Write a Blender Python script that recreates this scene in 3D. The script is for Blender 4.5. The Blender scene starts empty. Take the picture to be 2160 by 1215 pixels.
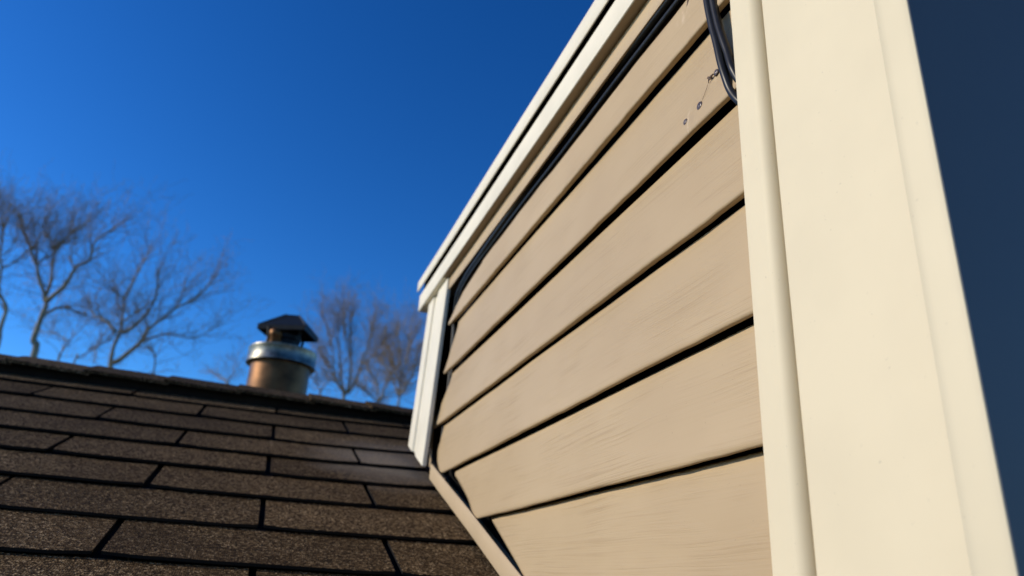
import bpy, math, random
from math import sin, cos, pi, radians
from mathutils import Matrix, Vector, noise

scene = bpy.context.scene
col = scene.collection
random.seed(7)

# ------------------------------------------------------------------ camera
F_PX = 1568.41                                   # focal length for a 2160 px wide frame
RM = Matrix(((0.94198057, -0.17587565, -0.28590273),
             (-0.33109229, -0.34668334, -0.87760387),
             (0.05523143, 0.92134598, -0.38480004)))
cam_d = bpy.data.cameras.new('camera')
cam_d.sensor_width = 36.0
cam_d.lens = 36.0 * F_PX / 2160.0
cam_d.clip_start = 0.02
cam_d.clip_end = 2000.0
cam_d.dof.use_dof = True
cam_d.dof.focus_distance = 0.74
cam_d.dof.aperture_fstop = 5.8
cam = bpy.data.objects.new('camera', cam_d)
cam.matrix_world = RM.to_4x4()
col.objects.link(cam)
scene.camera = cam

# ------------------------------------------------------------------ sky, sun, exposure
SUN_ELEV = radians(25.0)
sun_vec = Vector((-cos(radians(11)) * cos(SUN_ELEV), sin(radians(11)) * cos(SUN_ELEV), sin(SUN_ELEV)))
world = bpy.data.worlds.new('World')
scene.world = world
world.use_nodes = True
wn, wl = world.node_tree.nodes, world.node_tree.links
wn.clear()
sky = wn.new('ShaderNodeTexSky')
sky.sky_type = 'NISHITA'
sky.sun_disc = False
sky.sun_elevation = SUN_ELEV
sky.sun_rotation = math.atan2(sun_vec.x, sun_vec.y)
sky.altitude = 300.0
sky.air_density = 1.0
sky.dust_density = 0.25
sky.ozone_density = 4.0
hs = wn.new('ShaderNodeHueSaturation')
hs.inputs['Saturation'].default_value = 1.25
bgn = wn.new('ShaderNodeBackground')
bgn.inputs['Strength'].default_value = 0.097
wo = wn.new('ShaderNodeOutputWorld')
wl.new(sky.outputs[0], hs.inputs['Color'])
gm = wn.new('ShaderNodeGamma')
gm.inputs['Gamma'].default_value = 1.4
wl.new(hs.outputs[0], gm.inputs['Color'])
wl.new(gm.outputs[0], bgn.inputs['Color'])
wl.new(bgn.outputs[0], wo.inputs['Surface'])

sun_d = bpy.data.lights.new('sun', 'SUN')
sun_d.energy = 3.9
sun_d.angle = radians(0.5)
sun_d.color = (1.0, 0.885, 0.70)
sun = bpy.data.objects.new('sun', sun_d)
sun.rotation_euler = sun_vec.to_track_quat('Z', 'Y').to_euler()
sun.location = (-5, 1, 6)
col.objects.link(sun)

scene.view_settings.view_transform = 'Standard'
scene.view_settings.look = 'None'
scene.view_settings.exposure = 0.0
scene.view_settings.gamma = 1.0
scene.view_settings.use_curve_mapping = False

# ------------------------------------------------------------------ helpers
def tag(o, label=None, cat=None, group=None, kind=None):
    if label: o['label'] = label
    if cat: o['category'] = cat
    if group: o['group'] = group
    if kind: o['kind'] = kind
    return o

def empty(name, loc=(0, 0, 0)):
    o = bpy.data.objects.new(name, None)
    o.location = loc
    o.empty_display_size = 0.1
    col.objects.link(o)
    return o

def mesh_obj(name, verts, faces, mat, parent=None, smooth=False, sharp_angle=None):
    me = bpy.data.meshes.new(name)
    if parent is not None:
        off = parent_origin(parent)
        verts = [(v[0] - off[0], v[1] - off[1], v[2] - off[2]) for v in verts]
    me.from_pydata([tuple(v) for v in verts], [], faces)
    me.update()
    if smooth:
        me.polygons.foreach_set('use_smooth', [True] * len(me.polygons))
        if sharp_angle is not None:
            me.set_sharp_from_angle(angle=radians(sharp_angle))
    if mat is not None:
        me.materials.append(mat)
    o = bpy.data.objects.new(name, me)
    col.objects.link(o)
    if parent is not None:
        o.parent = parent
    return o

def parent_origin(o):
    x = y = z = 0.0
    while o is not None:
        x += o.location.x; y += o.location.y; z += o.location.z
        o = o.parent
    return (x, y, z)

def grid_faces(nu, nv, base=0, flip=False):
    f = []
    for i in range(nu - 1):
        for j in range(nv - 1):
            a, b, c, d = base + i * nv + j, base + (i + 1) * nv + j, base + (i + 1) * nv + j + 1, base + i * nv + j + 1
            f.append((a, d, c, b) if flip else (a, b, c, d))
    return f

class MB:
    def __init__(self): self.v, self.f = [], []
    def box(self, x0, x1, y0, y1, z0, z1):
        b = len(self.v)
        self.v += [(x0, y0, z0), (x1, y0, z0), (x1, y1, z0), (x0, y1, z0), (x0, y0, z1), (x1, y0, z1), (x1, y1, z1), (x0, y1, z1)]
        self.f += [tuple(b + i for i in q) for q in ((0, 3, 2, 1), (4, 5, 6, 7), (0, 1, 5, 4), (1, 2, 6, 5), (2, 3, 7, 6), (3, 0, 4, 7))]
    def tube(self, pts, rads, n=8, caps=True):
        pts = [Vector(p) for p in pts]
        b0 = len(self.v)
        up = Vector((0.31, 0.22, 0.92)).normalized()
        for i, p in enumerate(pts):
            t = (pts[min(i + 1, len(pts) - 1)] - pts[max(i - 1, 0)])
            if t.length < 1e-9: t = Vector((0, 0, 1))
            t.normalize()
            a = t.cross(up)
            if a.length < 1e-3: a = t.cross(Vector((1, 0, 0)))
            a.normalize(); c = t.cross(a)
            r = rads[i] if isinstance(rads, (list, tuple)) else rads
            for k in range(n):
                w = 2 * pi * k / n
                self.v.append(tuple(p + a * (cos(w) * r) + c * (sin(w) * r)))
        for i in range(len(pts) - 1):
            for k in range(n):
                k2 = (k + 1) % n
                self.f.append((b0 + i * n + k, b0 + i * n + k2, b0 + (i + 1) * n + k2, b0 + (i + 1) * n + k))
        if caps:
            self.f.append(tuple(b0 + k for k in range(n))[::-1])
            self.f.append(tuple(b0 + (len(pts) - 1) * n + k for k in range(n)))
    def lathe(self, cx, cy, prof, n=48):
        b0 = len(self.v)
        for (r, z) in prof:
            for k in range(n):
                w = 2 * pi * k / n
                self.v.append((cx + r * cos(w), cy + r * sin(w), z))
        for i in range(len(prof) - 1):
            for k in range(n):
                k2 = (k + 1) % n
                self.f.append((b0 + i * n + k, b0 + i * n + k2, b0 + (i + 1) * n + k2, b0 + (i + 1) * n + k))
    def build(self, name, mat, parent=None, smooth=False, sharp=None):
        return mesh_obj(name, self.v, self.f, mat, parent, smooth, sharp)

def sheet_xz(prof, y0, y1, ny, fx=None):
    """profile of (x, z) swept along Y; fx may bend it."""
    v = []
    for i in range(ny):
        y = y0 + (y1 - y0) * i / (ny - 1)
        for (x, z) in prof:
            p = (x, y, z)
            v.append(fx(p) if fx else p)
    return v, grid_faces(ny, len(prof))

def lerp(a, b, t): return a + (b - a) * t

def interp(x, xs, ys):
    if x <= xs[0]: return ys[0]
    for i in range(len(xs) - 1):
        if x <= xs[i + 1]:
            return lerp(ys[i], ys[i + 1], (x - xs[i]) / (xs[i + 1] - xs[i]))
    return ys[-1]

def n1(x, y=0.0, z=0.0): return noise.noise(Vector((x, y, z)))

# ------------------------------------------------------------------ materials
def new_mat(name):
    m = bpy.data.materials.new(name)
    m.use_nodes = True
    nt = m.node_tree
    return m, nt.nodes, nt.links, nt.nodes['Principled BSDF']

def ramp(nodes, stops):
    r = nodes.new('ShaderNodeValToRGB')
    els = r.color_ramp.elements
    while len(els) < len(stops): els.new(0.5)
    for e, (p, c) in zip(els, stops):
        e.position = p
        e.color = (c[0], c[1], c[2], 1) if not isinstance(c, (int, float)) else (c, c, c, 1)
    return r

def geo_coords(nodes, links, scale):
    g = nodes.new('ShaderNodeNewGeometry')
    mp = nodes.new('ShaderNodeMapping')
    mp.inputs['Scale'].default_value = scale
    links.new(g.outputs['Position'], mp.inputs['Vector'])
    return mp.outputs[0]

def tex_noise(nodes, links, vec, scale, detail=3, rough=0.55):
    t = nodes.new('ShaderNodeTexNoise')
    t.inputs['Scale'].default_value = scale
    t.inputs['Detail'].default_value = detail
    t.inputs['Roughness'].default_value = rough
    links.new(vec, t.inputs['Vector'])
    return t.outputs['Fac']

def mix_col(nodes, links, fac, a, b, mode='MIX'):
    m = nodes.new('ShaderNodeMix')
    m.data_type = 'RGBA'
    m.blend_type = mode
    for sock, val in ((m.inputs[0], fac), (m.inputs[6], a), (m.inputs[7], b)):
        if hasattr(val, 'links') or hasattr(val, 'is_linked'):
            links.new(val, sock)
        elif isinstance(val, (int, float)): sock.default_value = val
        else: sock.default_value = (*val, 1)
    return m.outputs[2]

def mul(nodes, links, a, b, op='MULTIPLY'):
    m = nodes.new('ShaderNodeMath'); m.operation = op
    for s, v in ((m.inputs[0], a), (m.inputs[1], b)):
        if isinstance(v, (int, float)): s.default_value = v
        else: links.new(v, s)
    return m.outputs[0]

def bump(nodes, links, bsdf, height, strength, dist):
    b = nodes.new('ShaderNodeBump')
    b.inputs['Strength'].default_value = strength
    b.inputs['Distance'].default_value = dist
    links.new(height, b.inputs['Height'])
    links.new(b.outputs[0], bsdf.inputs['Normal'])

def mat_painted(name, colr, rough=0.42, var=0.06, specks=True):
    m, n, l, p = new_mat(name)
    v = geo_coords(n, l, (1, 1, 1))
    a = tex_noise(n, l, v, 9, 4)
    dark = tuple(c * (1 - var * 1.6) for c in colr)
    base = mix_col(n, l, ramp_out(n, l, a, 0.35, 0.65), dark, colr)
    if specks:
        s = tex_noise(n, l, v, 260, 2)
        base = mix_col(n, l, ramp_out(n, l, s, 0.72, 0.78, 0.0, 0.35), base, (0.30, 0.26, 0.20))
    l.new(base, p.inputs['Base Color'])
    p.inputs['Roughness'].default_value = rough
    p.inputs['Specular IOR Level'].default_value = 0.18
    fine = tex_noise(n, l, v, 700, 2)
    bump(n, l, p, fine, 0.04, 0.0004)
    return m

def ramp_out(n, l, fac, p0, p1, v0=0.0, v1=1.0):
    r = n.new('ShaderNodeMapRange')
    r.inputs['From Min'].default_value = p0
    r.inputs['From Max'].default_value = p1
    r.inputs['To Min'].default_value = v0
    r.inputs['To Max'].default_value = v1
    r.clamp = True
    l.new(fac, r.inputs['Value'])
    return r.outputs[0]

def mat_siding():
    m, n, l, p = new_mat('beige_vinyl_woodgrain')
    v = geo_coords(n, l, (1, 1, 1))
    # long embossed wood grain along the boards
    warp = n.new('ShaderNodeTexNoise'); warp.inputs['Scale'].default_value = 5.0; warp.inputs['Detail'].default_value = 2
    mpw = geo_coords(n, l, (1, 0.4, 1.6)); l.new(mpw, warp.inputs['Vector'])
    g = n.new('ShaderNodeNewGeometry')
    sep = n.new('ShaderNodeSeparateXYZ'); l.new(g.outputs['Position'], sep.inputs[0])
    wz = mul(n, l, warp.outputs['Fac'], 0.03)
    zz = mul(n, l, sep.outputs['Z'], wz, 'ADD')
    zs = mul(n, l, zz, 400.0)
    ys = mul(n, l, sep.outputs['Y'], 4.0)
    cmb = n.new('ShaderNodeCombineXYZ'); l.new(ys, cmb.inputs['Y']); l.new(zs, cmb.inputs['Z'])
    gr = n.new('ShaderNodeTexNoise'); gr.inputs['Scale'].default_value = 1.0; gr.inputs['Detail'].default_value = 4
    gr.inputs['Roughness'].default_value = 0.6
    l.new(cmb.outputs[0], gr.inputs['Vector'])
    patch = tex_noise(n, l, geo_coords(n, l, (1, 2.2, 7)), 2.4, 2)
    pm = ramp_out(n, l, patch, 0.42, 0.60, 0.08, 1.0)
    big = tex_noise(n, l, v, 3.0, 3)
    c0, c1 = (0.415, 0.305, 0.178), (0.46, 0.345, 0.206)
    base = mix_col(n, l, ramp_out(n, l, big, 0.35, 0.65), c0, c1)
    gl = ramp_out(n, l, gr.outputs['Fac'], 0.52, 0.60, 0.0, 1.0)
    gl = mul(n, l, gl, pm)
    base = mix_col(n, l, mul(n, l, gl, 0.42), base, (0.335, 0.235, 0.13))
    # old smears of sealant round the screws
    for (pt, rad) in (((0.394, 0.600, 0.503), 0.034), ((0.394, 0.557, 0.530), 0.022), ((0.398, 0.610, 0.668), 0.03)):
        dv = n.new('ShaderNodeVectorMath'); dv.operation = 'DISTANCE'; dv.inputs[1].default_value = pt
        l.new(g.outputs['Position'], dv.inputs[0])
        sm = tex_noise(n, l, geo_coords(n, l, (1, 1, 0.45)), 110, 3, 0.65)
        dd = mul(n, l, dv.outputs['Value'], mul(n, l, sm, 0.05), 'ADD')
        ring = mul(n, l, ramp_out(n, l, dd, rad * 0.75, rad * 1.35, 1.0, 0.0), ramp_out(n, l, sm, 0.52, 0.60))
        base = mix_col(n, l, mul(n, l, ring, 0.5), base, (0.30, 0.22, 0.15))
        pale = mul(n, l, ramp_out(n, l, dd, rad * 0.75, rad * 1.35, 1.0, 0.0), ramp_out(n, l, sm, 0.46, 0.38))
        base = mix_col(n, l, mul(n, l, pale, 0.4), base, (0.66, 0.53, 0.38))
    sp = tex_noise(n, l, v, 330, 1)
    base = mix_col(n, l, ramp_out(n, l, sp, 0.76, 0.80, 0.0, 0.5), base, (0.25, 0.19, 0.12))
    l.new(base, p.inputs['Base Color'])
    p.inputs['Roughness'].default_value = 0.48
    h = mul(n, l, mul(n, l, gr.outputs['Fac'], pm), 1.0)
    bump(n, l, p, h, 0.5, 0.0022)
    p.inputs['Specular IOR Level'].default_value = 0.25
    return m

def mat_shingle(name, tint=1.0):
    m, n, l, p = new_mat(name)
    v = geo_coords(n, l, (1, 1, 1))
    vo = n.new('ShaderNodeTexVoronoi'); vo.inputs['Scale'].default_value = 360
    l.new(v, vo.inputs['Vector'])
    sepc = n.new('ShaderNodeSeparateColor'); l.new(vo.outputs['Color'], sepc.inputs[0])
    r = ramp(n, [(0.0, (0.006, 0.004, 0.002)), (0.30, (0.034, 0.0215, 0.0105)), (0.60, (0.088, 0.056, 0.027)), (0.84, (0.18, 0.118, 0.058)), (1.0, (0.40, 0.29, 0.165))])
    l.new(sepc.outputs[0], r.inputs[0])
    big = tex_noise(n, l, v, 5.5, 4)
    base = mix_col(n, l, ramp_out(n, l, big, 0.3, 0.7, 0.0, 0.55), r.outputs[0], (0.036, 0.0225, 0.011))
    # per-shingle tone
    oi = n.new('ShaderNodeObjectInfo')
    tone = ramp_out(n, l, oi.outputs['Random'], 0, 1, 0.74 * tint, 1.24 * tint)
    base = mix_col(n, l, 1.0, base, tone_rgb(n, l, tone), 'MULTIPLY')
    # bounced sunlight painted as a pale patch on the courses below the dormer corner
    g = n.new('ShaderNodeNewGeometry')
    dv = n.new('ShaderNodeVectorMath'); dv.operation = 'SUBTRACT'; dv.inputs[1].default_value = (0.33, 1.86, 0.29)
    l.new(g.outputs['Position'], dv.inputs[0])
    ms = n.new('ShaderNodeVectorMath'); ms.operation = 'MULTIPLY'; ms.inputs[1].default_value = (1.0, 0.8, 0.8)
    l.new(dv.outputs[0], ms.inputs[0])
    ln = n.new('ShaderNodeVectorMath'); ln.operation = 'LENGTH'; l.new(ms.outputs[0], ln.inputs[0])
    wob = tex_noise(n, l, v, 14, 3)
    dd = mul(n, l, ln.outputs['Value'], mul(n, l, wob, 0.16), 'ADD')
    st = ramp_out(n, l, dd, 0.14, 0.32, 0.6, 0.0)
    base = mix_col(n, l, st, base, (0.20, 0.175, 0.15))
    l.new(base, p.inputs['Base Color'])
    p.inputs['Roughness'].default_value = 0.85
    p.inputs['Specular IOR Level'].default_value = 0.04
    bump(n, l, p, vo.outputs['Distance'], 0.9, 0.0022)
    return m

def tone_rgb(n, l, v):
    c = n.new('ShaderNodeCombineColor')
    for i in range(3): l.new(v, c.inputs[i])
    return c.outputs[0]

def mat_plain(name, colr, rough=0.6, metal=0.0, var=0.25, scale=20, spec=0.5):
    m, n, l, p = new_mat(name)
    v = geo_coords(n, l, (1, 1, 1))
    a = tex_noise(n, l, v, scale, 4)
    base = mix_col(n, l, ramp_out(n, l, a, 0.3, 0.7), tuple(c * (1 - var) for c in colr), tuple(min(1, c * (1 + var)) for c in colr))
    l.new(base, p.inputs['Base Color'])
    p.inputs['Roughness'].default_value = rough
    p.inputs['Metallic'].default_value = metal
    p.inputs['Specular IOR Level'].default_value = spec
    return m

M_CREAM = mat_painted('cream_vinyl', (0.67, 0.585, 0.415), 0.55, 0.03)
M_WHITE = mat_painted('white_aluminium', (0.74, 0.685, 0.55), 0.55)
M_SOFFIT = mat_painted('taupe_soffit', (0.34, 0.27, 0.19), 0.6)
M_SIDING = mat_siding()
M_TRIM = mat_painted('beige_trim_vinyl', (0.50, 0.38, 0.24), 0.55)
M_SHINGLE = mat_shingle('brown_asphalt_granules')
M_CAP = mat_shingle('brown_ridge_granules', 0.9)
M_FELT = mat_plain('black_felt_underlay', (0.012, 0.011, 0.010), 0.95, spec=0.1)
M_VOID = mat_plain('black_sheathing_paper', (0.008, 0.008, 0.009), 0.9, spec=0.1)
M_WOOD = mat_plain('raw_brown_board', (0.28, 0.17, 0.10), 0.85, spec=0.2)
M_CABLE = mat_plain('black_cable_jacket', (0.013, 0.0125, 0.012), 0.38, var=0.35, scale=120, spec=0.28)
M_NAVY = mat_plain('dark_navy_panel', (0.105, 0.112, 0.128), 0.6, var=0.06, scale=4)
M_STEEL = mat_plain('weathered_galvanised_steel', (0.17, 0.165, 0.14), 0.38, 0.9, 0.5, 30)
M_DARKMET = mat_plain('dark_painted_steel', (0.008, 0.010, 0.012), 0.5, 0.0, 0.3, 30, spec=0.15)
M_RUST = mat_plain('rust_brown_flue', (0.115, 0.055, 0.022), 0.45, 0.85, 0.6, 14)
M_BARK = mat_plain('grey_brown_bark', (0.26, 0.235, 0.17), 0.9, var=0.35, scale=6, spec=0.1)
M_TWIG = mat_plain('dull_brown_twigs', (0.27, 0.20, 0.125), 0.9, var=0.3, scale=4, spec=0.1)
M_SCREW = mat_plain('zinc_screw', (0.075, 0.055, 0.050), 0.32, 0.15, 0.5, 500)
M_RUBBER = mat_plain('brown_dried_sealant', (0.10, 0.055, 0.035), 0.4, var=0.4, scale=600)
M_WALL = mat_plain('house_wall_paint', (0.45, 0.42, 0.36), 0.8)
M_GRASS = mat_plain('winter_grass', (0.075, 0.075, 0.035), 0.95, var=0.4, scale=0.6, spec=0.1)

# ------------------------------------------------------------------ ground
gv, gf = [], []
for i in range(21):
    for j in range(21):
        x, y = -400 + 40 * i, -400 + 40 * j
        gv.append((x, y, -4.2 + 0.5 * n1(x * 0.01, y * 0.01)))
tag(mesh_obj('ground', gv, grid_faces(21, 21), M_GRASS), kind='structure')

# ------------------------------------------------------------------ main roof
SL, C0 = 0.383, -0.422                            # roof plane: z = SL*y + C0 (front slope)
RIDGE_Y = 2.62
RIDGE_Z = SL * RIDGE_Y + C0
X_MIN, X_MAX = -3.05, 3.05
Y_EAVE = -0.75
def roof_z(y): return SL * y + C0

roof = empty('shingled_roof', (0, Y_EAVE, -4.2))
tag(roof, 'dark brown asphalt shingle roof rising to a vented ridge below the chimney', 'roof')
mb = MB()
zb = RIDGE_Z - 0.014
for sgn in (1,):
    ye2 = 2 * RIDGE_Y - Y_EAVE
    ze = roof_z(Y_EAVE) - 0.014
    b = [(X_MIN, Y_EAVE, ze), (X_MAX, Y_EAVE, ze), (X_MAX, RIDGE_Y, zb), (X_MIN, RIDGE_Y, zb), (X_MAX, ye2, ze), (X_MIN, ye2, ze)]
    mb.v = b + [(x, y, z - 0.05) for x, y, z in b]
    mb.f = [(0, 1, 2, 3), (3, 2, 4, 5), (6, 9, 8, 7), (9, 11, 10, 8), (0, 6, 7, 1), (5, 4, 10, 11), (0, 3, 9, 6), (3, 5, 11, 9), (1, 7, 8, 2), (2, 8, 10, 4)]
mb.build('roof_deck', M_FELT, roof)
mb = MB()
mb.box(X_MIN + 0.3, X_MAX - 0.3, Y_EAVE + 0.35, 2 * RIDGE_Y - Y_EAVE - 0.35, -4.3, -0.72)
mb.build('house_wall', M_WALL, roof)

# lower edges of the courses along the slope (as seen), then regular spacing down to the eave
edges = [1.153, 1.313, 1.479, 1.643, 1.806, 1.979, 2.163, 2.345, 2.515]
e = 1.153
while e > Y_EAVE + 0.1:
    e -= 0.163
    edges.insert(0, e)
ANCHOR = edges.index(1.153)
TAB = 0.405
def bow(x, y):
    t = max(0.0, min(1.0, (x - 0.02) / 0.37))
    s = max(0.0, min(1.0, (-x - 0.05) / 0.9))
    k = max(0.0, min(1.0, (y - 0.9) / 0.9))
    return 0.027 * t * t * k + 0.018 * s * s * k

def shingle(x0, x1, y0, y1, seed):
    """one tab: a thin slab with an uneven front edge, rounded front corners and a butt of its own."""
    nx = 9
    v, f = [], []
    rnd = random.Random(seed)
    tilt = rnd.uniform(-0.0022, 0.0022)
    lift = rnd.uniform(0.0, 0.0022)
    th = 0.0045
    rows = (0.0, 0.012, 0.5, 1.04)
    for i in range(nx):
        u = i / (nx - 1)
        x = lerp(x0, x1, u)
        cr = 0.006 * max(0, 1 - min(u, 1 - u) * (x1 - x0) / 0.008)
        yf = y0 + cr + tilt * (u - 0.5) * 2 + 0.0012 * n1(x * 22, seed * 1.7)
        for w in rows:
            y = lerp(yf, y1, w) + bow(x, y0)
            z = roof_z(y) + lerp(0.0038 + lift, -0.0035, w) + 0.0008 * n1(x * 9, y * 9, seed)
            v.append((x, y, z))
    nr = len(rows)
    f += grid_faces(nx, nr)
    b = len(v)
    for i in range(nx):                            # front butt and side skirts
        x, y, z = v[i * nr]; v.append((x, y + 0.001, z - th))
    for i in range(nx - 1):
        f.append((i * nr, b + i, b + i + 1, (i + 1) * nr))
    for i, flip in ((0, False), (nx - 1, True)):
        s = len(v)
        for j in range(nr):
            x, y, z = v[i * nr + j]; v.append((x, y, z - th))
        for j in range(nr - 1):
            q = (i * nr + j, i * nr + j + 1, s + j + 1, s + j)
            f.append(q[::-1] if flip else q)
    return v, f

DX0, DY0, DY1 = 0.404, 0.300, 1.93                # footprint of the dormer on the roof
seed = 0
for r, y0 in enumerate(edges):
    y1 = edges[r + 1] if r + 1 < len(edges) else 2.60
    par = (r - ANCHOR) % 2
    off = (0.230 if par == 0 else 0.026) + 0.0018 * (r - ANCHOR)
    k0 = math.floor((X_MIN - off) / TAB)
    x = off + k0 * TAB
    while x < X_MAX:
        gap = random.uniform(0.0034, 0.0062)
        a, b = max(x + gap, X_MIN - 0.01), min(x + TAB - gap, X_MAX + 0.01)
        x += TAB
        seed += 1
        if b - a < 0.03: continue
        if y1 > DY0 + 0.05 and y0 < DY1 - 0.1:      # beside the dormer
            if a > DX0 and a < 1.72:
                if b < 1.74: continue
                a = 1.74
            if a < DX0 < b: b = DX0
            if b - a < 0.02: continue
        v, f = shingle(a, b, y0, y1, seed)
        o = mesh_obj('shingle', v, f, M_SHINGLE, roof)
        o.data.materials.append(M_FELT)
        for pi_, pg in enumerate(o.data.polygons):
            if pi_ >= 24: pg.material_index = 1

# back slope as one covered sheet with stepped courses (out of sight beyond the ridge)
mb = MB()
yy = 2 * RIDGE_Y - Y_EAVE
nrow = 20
for i in range(nrow):
    ya, yb = lerp(RIDGE_Y + 0.1, yy, i / nrow), lerp(RIDGE_Y + 0.1, yy, (i + 1) / nrow)
    za, zc = RIDGE_Z - SL * (ya - RIDGE_Y), RIDGE_Z - SL * (yb - RIDGE_Y)
    s = len(mb.v)
    mb.v += [(X_MIN, ya, za - 0.004), (X_MAX, ya, za - 0.004), (X_MAX, yb, zc + 0.004), (X_MIN, yb, zc + 0.004), (X_MAX, yb, zc - 0.004), (X_MIN, yb, zc - 0.004)]
    mb.f += [(s, s + 1, s + 2, s + 3), (s + 3, s + 2, s + 4, s + 5)]
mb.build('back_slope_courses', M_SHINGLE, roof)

# ridge vent and cap shingles
mb = MB()
def vent_prof(dy, top): return RIDGE_Z + top - abs(dy) * 0.335
for s in (-1, 1):
    mb.v += [(X_MIN, RIDGE_Y + s * 0.165, roof_z(RIDGE_Y - 0.165) - 0.005), (X_MAX, RIDGE_Y + s * 0.165, roof_z(RIDGE_Y - 0.165) - 0.005),
             (X_MAX, RIDGE_Y + s * 0.165, RIDGE_Z + 0.020 - 0.165 * 0.335), (X_MIN, RIDGE_Y + s * 0.165, RIDGE_Z + 0.020 - 0.165 * 0.335)]
mb.v += [(X_MIN, RIDGE_Y, RIDGE_Z + 0.020), (X_MAX, RIDGE_Y, RIDGE_Z + 0.020)]
mb.f += [(0, 1, 2, 3), (3, 2, 9, 8), (8, 9, 6, 7), (4, 7, 6, 5)]
mb.build('ridge_vent', M_FELT, roof)

joints = [-0.72, -0.517, -0.297, -0.087, 0.141, 0.338]
while joints[0] > X_MIN: joints.insert(0, joints[0] - 0.21)
while joints[-1] < X_MAX: joints.append(joints[-1] + 0.21)
for k in range(len(joints) - 1):
    xa, xb = joints[k] - 0.004, joints[k + 1] + 0.012
    rnd = random.Random(900 + k)
    v, f = [], []
    ys = (-0.192, -0.186, -0.12, -0.05, -0.015, 0.015, 0.05, 0.12, 0.186, 0.192)
    nxs = 5
    wv = rnd.uniform(-0.004, 0.004)
    for i in range(nxs):
        u = i / (nxs - 1)
        x = lerp(xa, xb, u)
        for dy in ys:
            z = RIDGE_Z + 0.0315 - math.sqrt(dy * dy + 0.0003) * 0.335 + lerp(0.0075, 0.0, u) + 0.0015 * n1(x * 12, dy * 20, k)
            v.append((x, RIDGE_Y + dy * (1 + 0.012 * rnd.uniform(-1, 1)) + wv * (u - 0.5), z))
    ny = len(ys)
    f += grid_faces(nxs, ny)
    nb = len(v)
    v += [(x, y, z - 0.010) for x, y, z in v]
    f += grid_faces(nxs, ny, nb, True)
    for i in range(nxs - 1):
        f.append((i * ny, nb + i * ny, nb + (i + 1) * ny, (i + 1) * ny))
        f.append((i * ny + ny - 1, (i + 1) * ny + ny - 1, nb + (i + 1) * ny + ny - 1, nb + i * ny + ny - 1))
    for j in range(ny - 1):
        f.append((j, j + 1, nb + j + 1, nb + j))
        a = (nxs - 1) * ny
        f.append((a + j, nb + a + j, nb + a + j + 1, a + j + 1))
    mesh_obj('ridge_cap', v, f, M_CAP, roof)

# ------------------------------------------------------------------ dormer
dormer = empty('dormer', (1.05, 1.1, 0.0))
tag(dormer, 'small dormer with beige woodgrain siding and cream corner posts on the shingle roof', 'dormer')

# dark sheathing core behind the siding
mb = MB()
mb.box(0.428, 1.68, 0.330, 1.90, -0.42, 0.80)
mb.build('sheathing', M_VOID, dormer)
# raw board showing in the slot under the eave
mb = MB()
mb.box(0.412, 0.4275, 0.50, 1.72, 0.7235, 0.7305)
mb.build('nailing_strip', M_WOOD, dormer)

# siding: butt heights from top to bottom; 'lap' = separate panel edge, 'mould' = moulded step
BUTT = [(0.6100, 'mould'), (0.4860, 'lap'), (0.3664, 'mould'), (0.2441, 'lap'), (0.1268, 'mould'), (0.0075, 'lap'), (-0.1115, 'mould'), (-0.231, 'lap')]
EDGE_Z = {0: ([0.606, 0.616, 0.648, 0.672, 0.681, 0.700], [1.688, 1.688, 1.645, 1.577, 1.464, 1.43]),
          1: ([0.483, 0.487, 0.541, 0.591, 0.62], [1.693, 1.690, 1.671, 1.640, 1.640]),
          2: ([0.362, 0.380, 0.421, 0.465, 0.50], [1.757, 1.752, 1.710, 1.655, 1.650]),
          3: ([0.240, 0.255, 0.279, 0.309, 0.362, 0.38], [1.610, 1.650, 1.692, 1.713, 1.688, 1.68]),
          4: ([0.120, 0.130, 0.173, 0.215, 0.230, 0.25], [1.335, 1.345, 1.416, 1.505, 1.545, 1.55]),
          5: ([0.000, 0.031, 0.069, 0.117, 0.14], [1.015, 1.080, 1.161, 1.263, 1.30]),
          6: ([-0.12, 0.02], [0.705, 1.07]),
          7: ([-0.24, -0.10], [0.39, 0.76])}
Y_NEAR = 0.490
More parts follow.
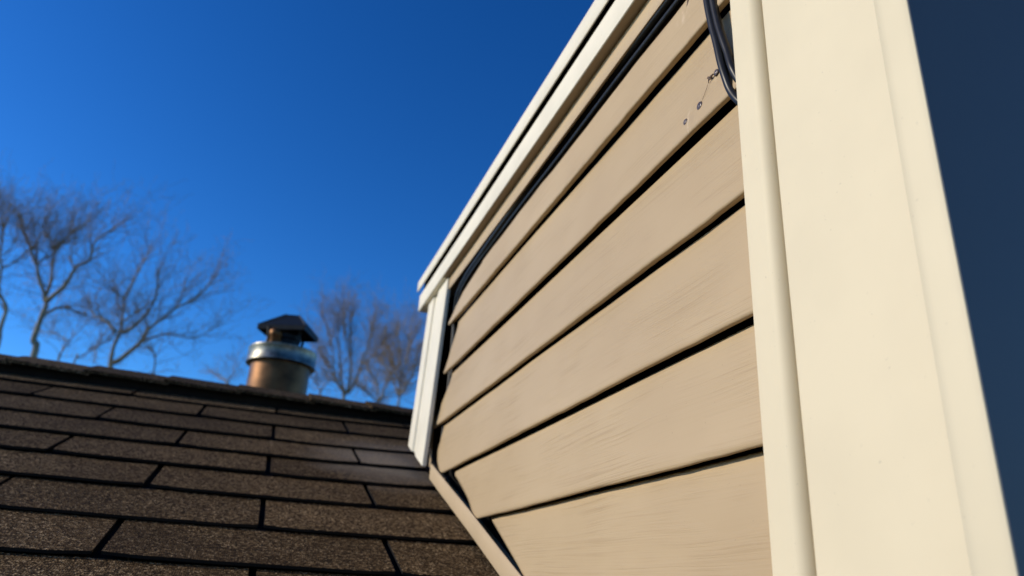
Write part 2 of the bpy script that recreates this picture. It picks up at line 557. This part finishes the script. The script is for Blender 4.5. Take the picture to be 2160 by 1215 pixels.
def siding_course(k):
    zb, kind = BUTT[k]
    if k == 0: zt = 0.690
    else: zt = BUTT[k - 1][0] - (0.0055 if BUTT[k - 1][1] == 'lap' else 0.0036)
    XT, XB = 0.4038, 0.3925
    prof = []
    if k: prof += [(0.4180, zt + 0.009, 0), (0.4080, zt + 0.0045, 0), (0.4048, zt + 0.0012, 0)]
    full = 0.1125
    for t in (1.0, 0.93, 0.8, 0.65, 0.5, 0.35, 0.22):
        z = lerp(zb + 0.013, zt, t)
        prof.append((lerp(XB, XT, min(1.0, (z - zb) / full)), z, 0))
    prof += [(0.3925, zb + 0.0125, 0.3), (0.3917, zb + 0.0080, 0.7), (0.3914, zb + 0.0046, 1), (0.3917, zb + 0.0026, 1), (0.3924, zb + 0.0012, 1), (0.3936, zb + 0.0005, 1)]
    if kind == 'mould': prof += [(0.3975, zb + 0.0012, 1), (0.4002, zb + 0.0020, 1), (0.4018, zb + 0.0045, 0.6), (0.4022, zb + 0.010, 0.5)]
    else: prof += [(0.3975, zb + 0.0010, 1), (0.3988, zb + 0.0022, 1), (0.3990, zb + 0.012, 0.6)]
    ez, ey = EDGE_Z[k]
    NY = 90
    v = []
    for i in range(NY):
        u = i / (NY - 1)
        for (x, z, wgt) in prof:
            ye = interp(z, ez, ey)
            y = lerp(Y_NEAR, ye, u ** 1.25)
            wav = 0.0011 * n1(y * 7.5, k * 3.1) + 0.0006 * n1(y * 24, k * 5.3)
            oil = 0.0016 * n1(y * 2.3, z * 6, k * 1.3)
            nick = 0.0006 * n1(y * 60, z * 30, k * 2.2) * wgt
            topcut = 0.0
            if k == 0 and z > 0.68: topcut = 0.0035 * n1(y * 5.0, 4.4) + 0.0018 * n1(y * 17, 1.2)
            v.append((x + oil + nick, y, z + wav * max(wgt, 0.15) + topcut))
    f = grid_faces(NY, len(prof))
    o = mesh_obj('siding_board', v, f, M_SIDING, dormer, smooth=True)
    md = o.modifiers.new('thickness', 'SOLIDIFY'); md.thickness = 0.0012; md.offset = -1
    return o
boards = [siding_course(k) for k in range(len(BUTT))]

# near corner post: profile in (y, x), swept in z
def post(name, prof, z0f, z1f, mat, nz=24, xlean=None, smooth=35):
    v = []
    for i in range(nz):
        u = i / (nz - 1)
        for (y, x) in prof:
            z0, z1 = z0f(y), z1f(y)
            z = lerp(z0, z1, u)
            xx = x + (xlean(z) if xlean else 0)
            v.append((xx, y, z))
    return mesh_obj(name, v, grid_faces(nz, len(prof), 0, False), mat, dormer, smooth=True, sharp_angle=smooth)

near = [(0.509, 0.4275), (0.509, 0.3900), (0.5083, 0.3884), (0.5068, 0.3878), (0.500, 0.3877), (0.4830, 0.3877), (0.4811, 0.3878), (0.4793, 0.3883), (0.4776, 0.3890), (0.4759, 0.3900), (0.4745, 0.3912), (0.4733, 0.3926), (0.4723, 0.3943), (0.4716, 0.3960), (0.4711, 0.3978), (0.4710, 0.3997),
        (0.4709, 0.4080),
        (0.4520, 0.4080), (0.4517, 0.3830), (0.4511, 0.3812), (0.4497, 0.3803), (0.4475, 0.3800), (0.440, 0.3799), (0.40, 0.3796), (0.36, 0.3797), (0.3290, 0.3796), (0.3268, 0.3790), (0.3250, 0.3800), (0.3215, 0.3810),
        (0.312, 0.3830), (0.3085, 0.3837), (0.3062, 0.3843), (0.3046, 0.3850), (0.3046, 0.3880)]
pn = post('corner_post', near, lambda y: roof_z(y) + 0.004, lambda y: 0.768, M_CREAM)
tag(pn, 'wide cream vinyl corner post close to the camera')

# front wall beyond the near post
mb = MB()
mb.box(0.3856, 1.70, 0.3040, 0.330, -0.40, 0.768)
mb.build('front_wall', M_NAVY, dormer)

# far corner post
def far_lean(z): return lerp(0.0, -0.0165, max(0, min(1.2, (0.73 - z) / 0.42)))
far = [(1.7150, 0.3945), (1.7145, 0.3870), (1.7155, 0.3850), (1.719, 0.3842), (1.76, 0.3840), (1.800, 0.3840), (1.815, 0.3848), (1.835, 0.3882), (1.8575, 0.3895), (1.8588, 0.3880), (1.8597, 0.3846), (1.8610, 0.3838), (1.868, 0.3836),
       (1.920, 0.3842), (1.9265, 0.3850), (1.931, 0.3880), (1.932, 0.3940), (1.932, 0.47)]
pf = post('corner_post', far, lambda y: roof_z(y) + 0.036, lambda y: 0.7475, M_WHITE, xlean=far_lean)
tag(pf, 'narrow cream corner post at the far end')
mb = MB(); mb.box(0.43, 1.69, 1.90, 1.926, -0.1, 0.77)
mb.build('back_wall', M_TRIM, dormer)
mb = MB(); mb.box(1.68, 1.70, 0.33, 1.90, -0.42, 0.77)
mb.build('side_wall', M_SIDING, dormer)

# J-channel along the roof slope
jp = []
v = []
NJ = 60
for i in range(NJ):
    y = lerp(0.48, 1.7135, i / (NJ - 1))
    sag = 0.0015 * n1(y * 4, 9.1)
    bot = 0.383 * y - 0.4145 + sag
    for (x, dz) in ((0.4275, 0.002), (0.3890, 0.0), (0.3870, 0.0008), (0.3862, 0.003), (0.3860, 0.018), (0.3862, 0.0335), (0.3870, 0.0355), (0.3882, 0.0360), (0.3892, 0.0350), (0.3892, 0.006), (0.4270, 0.006)):
        v.append((x, y, bot + dz))
mesh_obj('bottom_channel', v, grid_faces(NJ, 11), M_TRIM, dormer, smooth=True, sharp_angle=40)

# eave: soffit, fascia, drip edge, frieze channel, roof slab
YE0, YE1 = 0.20, 2.003
def ewob(amp, s):
    return lambda p: (p[0] + amp * n1(p[1] * 2.1, s), p[1], p[2] + amp * n1(p[1] * 1.7, s + 5))
prof = [(0.395, 0.7190), (0.3930, 0.7170), (0.3905, 0.7166), (0.3900, 0.7180), (0.3899, 0.735), (0.3900, 0.7488), (0.3915, 0.7492), (0.396, 0.7492)]
v, f = sheet_xz(prof, 0.455, 1.714, 40, ewob(0.0010, 3.0))
o = mesh_obj('frieze_channel', v, f, M_TRIM, dormer, smooth=True, sharp_angle=35)
o.modifiers.new('t', 'SOLIDIFY').thickness = 0.001
mb = MB()
mb.box(0.3742, 0.50, YE0 + 0.002, YE1 - 0.004, 0.7504, 0.7602)
mb.build('soffit', M_SOFFIT, dormer)
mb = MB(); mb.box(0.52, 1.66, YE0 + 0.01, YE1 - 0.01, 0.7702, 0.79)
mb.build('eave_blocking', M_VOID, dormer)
prof = [(0.3745, 0.7515), (0.3735, 0.7498), (0.3718, 0.7506), (0.3714, 0.7525), (0.3713, 0.776), (0.3714, 0.7980), (0.3722, 0.7997), (0.379, 0.8000)]
v, f = sheet_xz(prof, YE0, YE1, 40, ewob(0.0008, 7.0))
f.append(tuple(range((40 - 1) * 8, 40 * 8)))
o = mesh_obj('fascia', v, f, M_WHITE, dormer, smooth=True, sharp_angle=35)
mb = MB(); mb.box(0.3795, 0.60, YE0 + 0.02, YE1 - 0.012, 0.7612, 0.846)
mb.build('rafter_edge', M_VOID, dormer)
prof = [(0.3690, 0.8110), (0.3668, 0.8091), (0.3662, 0.8105), (0.3661, 0.826), (0.3664, 0.8470), (0.3680, 0.8505), (0.371, 0.8515), (0.45, 0.8560)]
def drip_fx(p):
    w = ewob(0.0008, 11.0)(p)
    t = max(0.0, (p[1] - 0.7) / 1.3)
    return (w[0], w[1], w[2] + (0.0075 * t if p[2] < 0.815 else 0.0035 * t if p[2] < 0.83 else 0.0))
v, f = sheet_xz(prof, YE0, YE1 + 0.016, 40, drip_fx)
o = mesh_obj('drip_edge', v, f, M_WHITE, dormer, smooth=True, sharp_angle=35)
o.modifiers.new('t', 'SOLIDIFY').thickness = 0.0008
mb = MB()
b = [(0.372, YE0, 0.857), (1.74, YE0, 0.857), (1.74, YE1 + 0.01, 0.857), (0.372, YE1 + 0.01, 0.857), (1.05, YE0, 1.00), (1.05, YE1 + 0.01, 1.00)]
mb.v = b; mb.f = [(0, 4, 5, 3), (4, 1, 2, 5), (0, 3, 2, 1), (0, 1, 4), (3, 5, 2)]
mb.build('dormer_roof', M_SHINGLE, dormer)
# gable end return under the far end of the eave
mb = MB(); mb.box(0.3746, 0.50, 1.722, YE1 - 0.003, 0.7490, 0.7502)
mb.build('eave_return', M_WHITE, dormer)

# screws and old sealant on the second board (sub-parts of that board)
def disc(board, name, y, z, x, r, mat, h=0.0018, squash=1.0):
    mb = MB()
    n = 14
    prof = [(r, 0.0006), (r * 0.98, -h * 0.5), (r * 0.8, -h), (r * 0.45, -h * 1.15), (0.0001, -h * 0.7)]
    s = 0
    for (rr, dx) in prof:
        for k in range(n):
            w = 2 * pi * k / n
            mb.v.append((x + dx, y + rr * cos(w), z + rr * sin(w) * squash))
    for i in range(len(prof) - 1):
        for k in range(n):
            k2 = (k + 1) % n
            mb.f.append((i * n + k, (i + 1) * n + k, (i + 1) * n + k2, i * n + k2))
    return mb.build(name, mat, board, smooth=True)
disc(boards[1], 'screw', 0.5815, 0.512, 0.3948, 0.0052, M_SCREW)
disc(boards[1], 'screw', 0.6100, 0.509, 0.3945, 0.0042, M_SCREW)
disc(boards[1], 'screw', 0.5500, 0.5345, 0.3965, 0.0042, M_SCREW)
mb = MB()
for (a, b2, r) in (((0.558, 0.534), (0.5665, 0.5385), 0.0011), ((0.559, 0.537), (0.5645, 0.531), 0.0009), ((0.5545, 0.536), (0.560, 0.5325), 0.0013)):
    mb.tube([(0.3955, a[0], a[1]), (0.3940, (a[0] + b2[0]) / 2, (a[1] + b2[1]) / 2 + 0.0006), (0.3955, b2[0], b2[1])], [r * 0.6, r, r * 0.4], 6)
mb.build('sealant_blob', M_RUBBER, boards[1], smooth=True)
mb = MB()
mb.tube([(0.3950, 0.5635, 0.5325), (0.3946, 0.5680, 0.5250), (0.3944, 0.5745, 0.5185), (0.3944, 0.5800, 0.5145)], [0.0001, 0.00025, 0.0002, 0.0001], 5)
mb.build('hair_crack', M_RUBBER, boards[1])
mb = MB()
mb.tube([(0.4010, 0.596, 0.6935), (0.3985, 0.601, 0.684), (0.3990, 0.6035, 0.676), (0.3990, 0.606, 0.671)], [0.0012, 0.0009, 0.0012, 0.0003], 5)
mb.build('sealant_string', M_RUBBER, boards[0])

# ------------------------------------------------------------------ cables (things of their own)
def smooth_path(pts, n=10):
    pts = [Vector(p) for p in pts]
    out = []
    P = [pts[0]] + pts + [pts[-1]]
    for i in range(1, len(P) - 2):
        for t in range(n):
            s = t / n
            p0, p1, p2, p3 = P[i - 1], P[i], P[i + 1], P[i + 2]
            out.append(0.5 * ((2 * p1) + (p2 - p0) * s + (2 * p0 - 5 * p1 + 4 * p2 - p3) * s * s + (3 * p1 - p0 - 3 * p2 + p3) * s ** 3))
    out.append(pts[-1])
    return out

def cable(path, r, label, group=None):
    mb = MB()
    path = [tuple(c * 1.009 for c in p) if p[0] < 0.3885 else p for p in path]
    mb.tube(smooth_path(path), r, 12)
    o = mb.build('cable', M_CABLE, None, smooth=True, sharp=60)
    tag(o, label, 'cable', group)
    return o

cable([(0.412, 0.565, 0.745), (0.402, 0.556, 0.700), (0.388, 0.549, 0.665), (0.3845, 0.5425, 0.624), (0.3840, 0.536, 0.585), (0.3838, 0.5290, 0.553), (0.3838, 0.524, 0.525), (0.3850, 0.5200, 0.504), (0.3880, 0.5165, 0.4845), (0.3945, 0.5120, 0.4700), (0.4005, 0.502, 0.458), (0.404, 0.490, 0.450)], 0.0046,
      'black cable looping down from the eave beside the near post, outer strand')
cable([(0.414, 0.557, 0.745), (0.404, 0.549, 0.700), (0.390, 0.542, 0.665), (0.3868, 0.5360, 0.624), (0.3865, 0.5295, 0.585), (0.3864, 0.5225, 0.556), (0.3872, 0.5165, 0.532), (0.3905, 0.5150, 0.513), (0.3950, 0.5105, 0.494), (0.399, 0.502, 0.478), (0.402, 0.488, 0.468)], 0.0046,
      'black cable looping down from the eave beside the near post, inner strand')
cable([(0.402, 0.490, 0.560), (0.3985, 0.506, 0.543), (0.3950, 0.5125, 0.527), (0.3945, 0.5135, 0.511), (0.397, 0.509, 0.492), (0.402, 0.494, 0.472)], 0.0035,
      'short black cable end tucked against the near post')
cable([(0.413, 0.42, 0.750), (0.3990, 0.55, 0.7210), (0.3970, 0.64, 0.7165), (0.3975, 0.74, 0.7180), (0.4020, 0.84, 0.7230), (0.4050, 1.00, 0.7260), (0.4000, 1.20, 0.7190), (0.3975, 1.33, 0.7120), (0.3975, 1.45, 0.7070), (0.3990, 1.57, 0.7030), (0.4030, 1.66, 0.690), (0.4075, 1.695, 0.655), (0.410, 1.702, 0.57), (0.410, 1.700, 0.46), (0.408, 1.703, 0.36), (0.404, 1.698, 0.30), (0.401, 1.672, 0.268), (0.403, 1.62, 0.246)], 0.0056,
      'thick black cable in the slot under the eave, running on down the far post')
cable([(0.418, 0.42, 0.748), (0.4030, 0.55, 0.7080), (0.4010, 0.66, 0.7035), (0.4015, 0.82, 0.7050), (0.4030, 1.00, 0.7050), (0.4030, 1.20, 0.7060), (0.4030, 1.38, 0.7040), (0.4000, 1.52, 0.6960), (0.3985, 1.60, 0.680), (0.4000, 1.64, 0.655), (0.405, 1.675, 0.62), (0.411, 1.690, 0.55), (0.413, 1.688, 0.43)], 0.0045,
      'thin black cable lying lowest in the eave slot above the top board')
cable([(0.419, 0.42, 0.757), (0.4170, 0.65, 0.7520), (0.4175, 0.90, 0.7500), (0.4160, 1.15, 0.7420), (0.4120, 1.40, 0.7270), (0.4080, 1.58, 0.7140), (0.4120, 1.685, 0.700), (0.4150, 1.700, 0.64)], 0.0045,
      'thin black cable deepest in the eave slot behind the beige trim')

# ------------------------------------------------------------------ chimney
CX, CY = 0.034, 3.02
chim = empty('chimney', (CX, CY, 0.40))
tag(chim, 'round metal chimney pipe with galvanised collar and dark peaked cap behind the ridge', 'chimney')
mb = MB()
mb.lathe(CX, CY, [(0.118, 0.38), (0.117, 0.62), (0.1155, 0.80), (0.1155, 0.835)], 64)
mb.build('flue_pipe', M_RUST, chim, smooth=True)
mb = MB()
mb.lathe(CX, CY, [(0.112, 0.800), (0.129, 0.798), (0.1345, 0.801), (0.1345, 0.806), (0.1320, 0.811), (0.1320, 0.852), (0.1345, 0.857), (0.1335, 0.862), (0.126, 0.864), (0.100, 0.872), (0.055, 0.880), (0.050, 0.880)], 64)
mb.build('collar', M_STEEL, chim, smooth=True, sharp=50)
mb = MB()
mb.lathe(CX, CY, [(0.052, 0.872), (0.052, 0.905), (0.060, 0.910), (0.060, 0.925), (0.050, 0.93), (0.0001, 0.93)], 32)
mb.build('inner_flue', M_DARKMET, chim, smooth=True, sharp=50)
for ang in (35, 125, 215, 305):
    a = radians(ang)
    mb = MB()
    mb.tube([(CX + 0.085 * cos(a), CY + 0.085 * sin(a), 0.868), (CX + 0.082 * cos(a), CY + 0.082 * sin(a), 0.90), (CX + 0.088 * cos(a), CY + 0.088 * sin(a), 0.945)], 0.006, 6)
    mb.build('cap_leg', M_DARKMET, chim)
mb = MB()
mb.lathe(CX - 0.040, CY - 0.045, [(0.024, 0.868), (0.024, 0.905), (0.028, 0.910), (0.028, 0.930), (0.020, 0.940), (0.0001, 0.942)], 20)
mb.build('vent_stub', M_RUST, chim, smooth=True, sharp=50)
# peaked cap: hipped hood with a short top ridge, turned lip
ca, sa = cos(radians(-24)), sin(radians(-24))
def cp(x, y, z): return (CX + 0.006 + x * ca - y * sa, CY + x * sa + y * ca, z)
hx, hy = 0.098, 0.080
mb = MB()
rim0 = [cp(-hx, -hy, 0.934), cp(hx, -hy, 0.934), cp(hx, hy, 0.934), cp(-hx, hy, 0.934)]
rim1 = [cp(-hx, -hy, 0.952), cp(hx, -hy, 0.952), cp(hx, hy, 0.952), cp(-hx, hy, 0.952)]
top = [cp(-0.022, 0, 1.026), cp(0.034, 0, 1.022)]
inn = [cp(-hx + 0.004, -hy + 0.004, 0.934), cp(hx - 0.004, -hy + 0.004, 0.934), cp(hx - 0.004, hy - 0.004, 0.934), cp(-hx + 0.004, hy - 0.004, 0.934)]
itop = [cp(-0.022, 0, 1.018), cp(0.034, 0, 1.014)]
mb.v = rim0 + rim1 + top + inn + itop
mb.f = [(0, 1, 5, 4), (1, 2, 6, 5), (2, 3, 7, 6), (3, 0, 4, 7), (4, 5, 9, 8), (5, 6, 9), (6, 7, 8, 9), (7, 4, 8),
        (0, 10, 11, 1), (1, 11, 12, 2), (2, 12, 13, 3), (3, 13, 10, 0), (10, 14, 15, 11), (11, 15, 12), (12, 15, 14, 13), (13, 14, 10)]
capo = mb.build('cap', M_DARKMET, chim)
mb = MB()
for q, t in ((4, 8), (5, 9), (6, 9), (7, 8)):
    mb.tube([mb_v for mb_v in (capo.data.vertices[q].co + Vector((CX, CY, 0.40)), capo.data.vertices[t].co + Vector((CX, CY, 0.40)))], 0.0028, 6)
mb.build('hip_seam', M_STEEL, capo)

# ------------------------------------------------------------------ trees
def at(px, py, dist):
    r = RM @ Vector((px - 1080.0, 607.5 - py, -F_PX))
    return r * (dist / r.y)

def make_tree(label, dist, limbs, seed, twig_n, spread, trunk_r, twig_len=1.0, drop=True):
    """limbs: list of (pixel polyline, start radius, end radius); depth wanders so the crown has volume."""
    rnd = random.Random(seed)
    base = at(*limbs[0][0][0], dist)
    tr = empty('bare_tree', (base.x, base.y, -4.2))
    tag(tr, label, 'tree', 'bare winter trees beyond the ridge')
    wood, tw = MB(), MB()
    segs = []
    for li, (pl, r0, r1) in enumerate(limbs):
        dz0 = 0.0 if li == 0 else rnd.uniform(-0.25, 0.25)
        drift = 0.0 if li == 0 else rnd.uniform(-1.6, 1.6)
        pts = []
        n = len(pl)
        for i, (px, py) in enumerate(pl):
            t = i / max(1, n - 1)
            pts.append(at(px, py, dist + (drift * t)))
        if li == 0 and drop:
            g = Vector((base.x - 0.3, base.y, -4.3))
            pts = [g, g.lerp(pts[0], 0.5) + Vector((0.12, 0, 0))] + pts
        sp = smooth_path(pts, 5)
        m = len(sp)
        rr = [0.85 * lerp(r0, r1, (i / (m - 1)) ** 0.7) for i in range(m)]
        if li == 0 and drop:
            rr = [max(r, lerp(r0 * 1.5, r0, min(1, i / 10))) if i < 10 else r for i, r in enumerate(rr)]
        sp = [p + Vector((n1(p.x * 1.3, p.z * 1.3, li), n1(p.z, p.x, li + 4), n1(p.z * 1.3, p.x, li + 9))) * 0.05 * (i > 0) for i, p in enumerate(sp)]
        wood.tube(sp, rr, 7)
        start = 0 if li else int(m * 0.45)
        for i in range(start, m - 1):
            segs.append((sp[i], sp[i + 1], rr[i], (i - start + 1) / (m - start)))
    crown_c = sum((s[1] for s in segs), Vector()) / len(segs)
    def twig(p, d, L, r, depth):
        n = 5 if depth > 0 else 4
        pts, rads = [p.copy()], [r]
        q, dd = p.copy(), d.normalized()
        for i in range(n):
            dd = (dd + Vector((rnd.gauss(0, 0.2), rnd.gauss(0, 0.2), rnd.gauss(0.05, 0.18)))).normalized()
            q = q + dd * (L / n)
            pts.append(q.copy()); rads.append(max(0.0024, r * (1 - 0.8 * (i + 1) / n)))
        tw.tube(pts, rads, 4 if r > 0.012 else 3, False)
        if depth > 0:
            for i in range(1, n + 1):
                for _ in range(rnd.choice((0, 1, 1, 1) if depth > 1 else (0, 1, 1))):
                    a = (dd + Vector((rnd.gauss(0, 0.65), rnd.gauss(0, 0.65), rnd.gauss(0.12, 0.5)))).normalized()
                    twig(pts[i], a, L * rnd.uniform(0.35, 0.62), rads[i] * 0.62, depth - 1)
    wts = [0.25 + s[3] for s in segs]
    for _ in range(twig_n):
        a, b, r, t = rnd.choices(segs, wts)[0]
        p = a.lerp(b, rnd.random())
        along = (b - a).normalized()
        out = (p - crown_c); out.y *= 0.5
        d = along * 0.7 + out.normalized() * 0.35 + Vector((rnd.gauss(0, spread), rnd.gauss(0, spread), rnd.gauss(0.25, spread * 0.8)))
        twig(p, d, twig_len * rnd.uniform(0.5, 1.25), min(r * 0.5, 0.010), 2)
    wood.build('trunk', M_BARK, tr, smooth=True)
    tag(tw.build('twigs', M_TWIG, tr), kind='stuff')
    return tr

TB = [([(66, 770), (70, 720), (77, 696), (87, 663), (95, 634), (81, 588), (79, 558), (67, 528), (53, 495), (46, 449)], 0.115, 0.018),
      ([(95, 634), (107, 604), (112, 558), (115, 528), (89, 489)], 0.06, 0.018),
      ([(97, 636), (132, 607), (161, 565), (189, 551), (201, 509), (244, 482)], 0.07, 0.014),
      ([(115, 528), (135, 508), (151, 492), (181, 472)], 0.032, 0.012),
      ([(90, 670), (112, 655), (135, 647), (160, 655), (184, 663)], 0.05, 0.02),
      ([(67, 528), (88, 492), (100, 460)], 0.03, 0.01),
      ([(161, 565), (150, 540), (155, 500)], 0.028, 0.01),
      ([(79, 558), (112, 535), (130, 515)], 0.026, 0.01)]
TC = [([(230, 795), (234, 772), (244, 729), (257, 700), (262, 673), (260, 630), (237, 611)], 0.10, 0.016),
      ([(244, 700), (220, 675), (197, 660), (188, 627)], 0.05, 0.014),
      ([(260, 630), (283, 588), (306, 548), (319, 522)], 0.045, 0.012),
      ([(258, 702), (306, 667), (329, 624), (333, 565)], 0.062, 0.014),
      ([(240, 765), (296, 723), (313, 696), (362, 660), (415, 624), (454, 584)], 0.075, 0.012),
      ([(296, 723), (326, 712), (356, 706), (421, 710), (468, 673)], 0.04, 0.010),
      ([(262, 677), (290, 655), (315, 640)], 0.03, 0.012),
      ([(313, 696), (309, 670)], 0.02, 0.01),
      ([(362, 660), (385, 620), (392, 585)], 0.026, 0.01),
      ([(323, 790), (326, 742), (306, 726)], 0.026, 0.012)]
TA = [([(-20, 760), (0, 693), (16, 650), (0, 611), (7, 565), (3, 532), (8, 459)], 0.085, 0.016),
      ([(7, 565), (30, 552), (59, 538)], 0.03, 0.012), ([(5, 540), (25, 515), (32, 500)], 0.022, 0.010), ([(0, 611), (-30, 560), (-45, 500)], 0.05, 0.012)]
TD = [([(118, 775), (122, 757), (145, 719), (184, 683)], 0.045, 0.012), ([(145, 719), (120, 705), (92, 698)], 0.022, 0.008)]
TE = [([(150, 780), (165, 757), (204, 729), (230, 719)], 0.04, 0.012), ([(204, 729), (200, 765)], 0.02, 0.01)]
make_tree('bare tree cut by the left edge, its kinked stem leaning into view', 17.5, TA, 11, 80, 0.45, 0.09)
make_tree('tall forked bare tree rising highest at the left of the ridge', 18.0, TB, 12, 180, 0.45, 0.11)
make_tree('wide spreading bare tree midway between the left edge and the chimney', 18.6, TC, 13, 180, 0.45, 0.1)
make_tree('thin leaning sapling at the foot of the tall forked tree', 20.0, TD, 14, 30, 0.5, 0.04)
make_tree('low slanting branch tree just left of the spreading tree', 20.5, TE, 15, 30, 0.5, 0.04)
TF = [([(722, 850), (729, 832), (719, 805), (714, 732), (713, 679)], 0.09, 0.016),
      ([(725, 832), (707, 800), (705, 784), (697, 718), (684, 674)], 0.06, 0.014),
      ([(732, 830), (739, 800), (739, 758), (739, 705), (744, 653)], 0.07, 0.014),
      ([(735, 830), (763, 769), (781, 711), (786, 674)], 0.06, 0.014),
      ([(719, 805), (700, 790), (679, 747), (672, 725)], 0.04, 0.012),
      ([(739, 758), (725, 700), (728, 660)], 0.03, 0.01), ([(763, 769), (795, 745), (806, 715)], 0.03, 0.01)]
make_tree('upright fan shaped bare tree immediately right of the chimney', 24.0, TF, 16, 260, 0.4, 0.1, 1.05)
TG = [([(838, 870), (842, 837), (847, 784), (839, 700)], 0.07, 0.014), ([(842, 837), (823, 784), (802, 757)], 0.045, 0.012),
      ([(845, 830), (868, 790), (880, 740)], 0.05, 0.012), ([(843, 810), (828, 760), (815, 730)], 0.035, 0.01), ([(846, 790), (862, 745), (865, 715)], 0.03, 0.01)]
make_tree('twiggy bare tree half hidden behind the far dormer post', 22.0, TG, 17, 240, 0.5, 0.08)
TH = [([(795, 870), (800, 845), (795, 810), (780, 785)], 0.045, 0.012), ([(800, 845), (815, 815), (822, 800)], 0.035, 0.01), ([(798, 850), (770, 825), (752, 812)], 0.03, 0.01)]
make_tree('low thicket tree between the fan shaped tree and the dormer post', 21.0, TH, 18, 120, 0.55, 0.05, 0.8)
TI = [([(672, 850), (675, 828), (668, 808), (655, 792)], 0.035, 0.01), ([(675, 828), (690, 808), (697, 798)], 0.03, 0.01)]
make_tree('small shrubby tree close against the right side of the chimney', 23.0, TI, 19, 50, 0.55, 0.04, 0.7)
TK = [([(470, 835), (480, 808), (492, 790), (505, 770)], 0.03, 0.008), ([(480, 808), (462, 795), (450, 788)], 0.022, 0.008)]
make_tree('faint low tree top showing just left of the chimney pipe', 27.0, TK, 20, 40, 0.55, 0.04, 0.8)
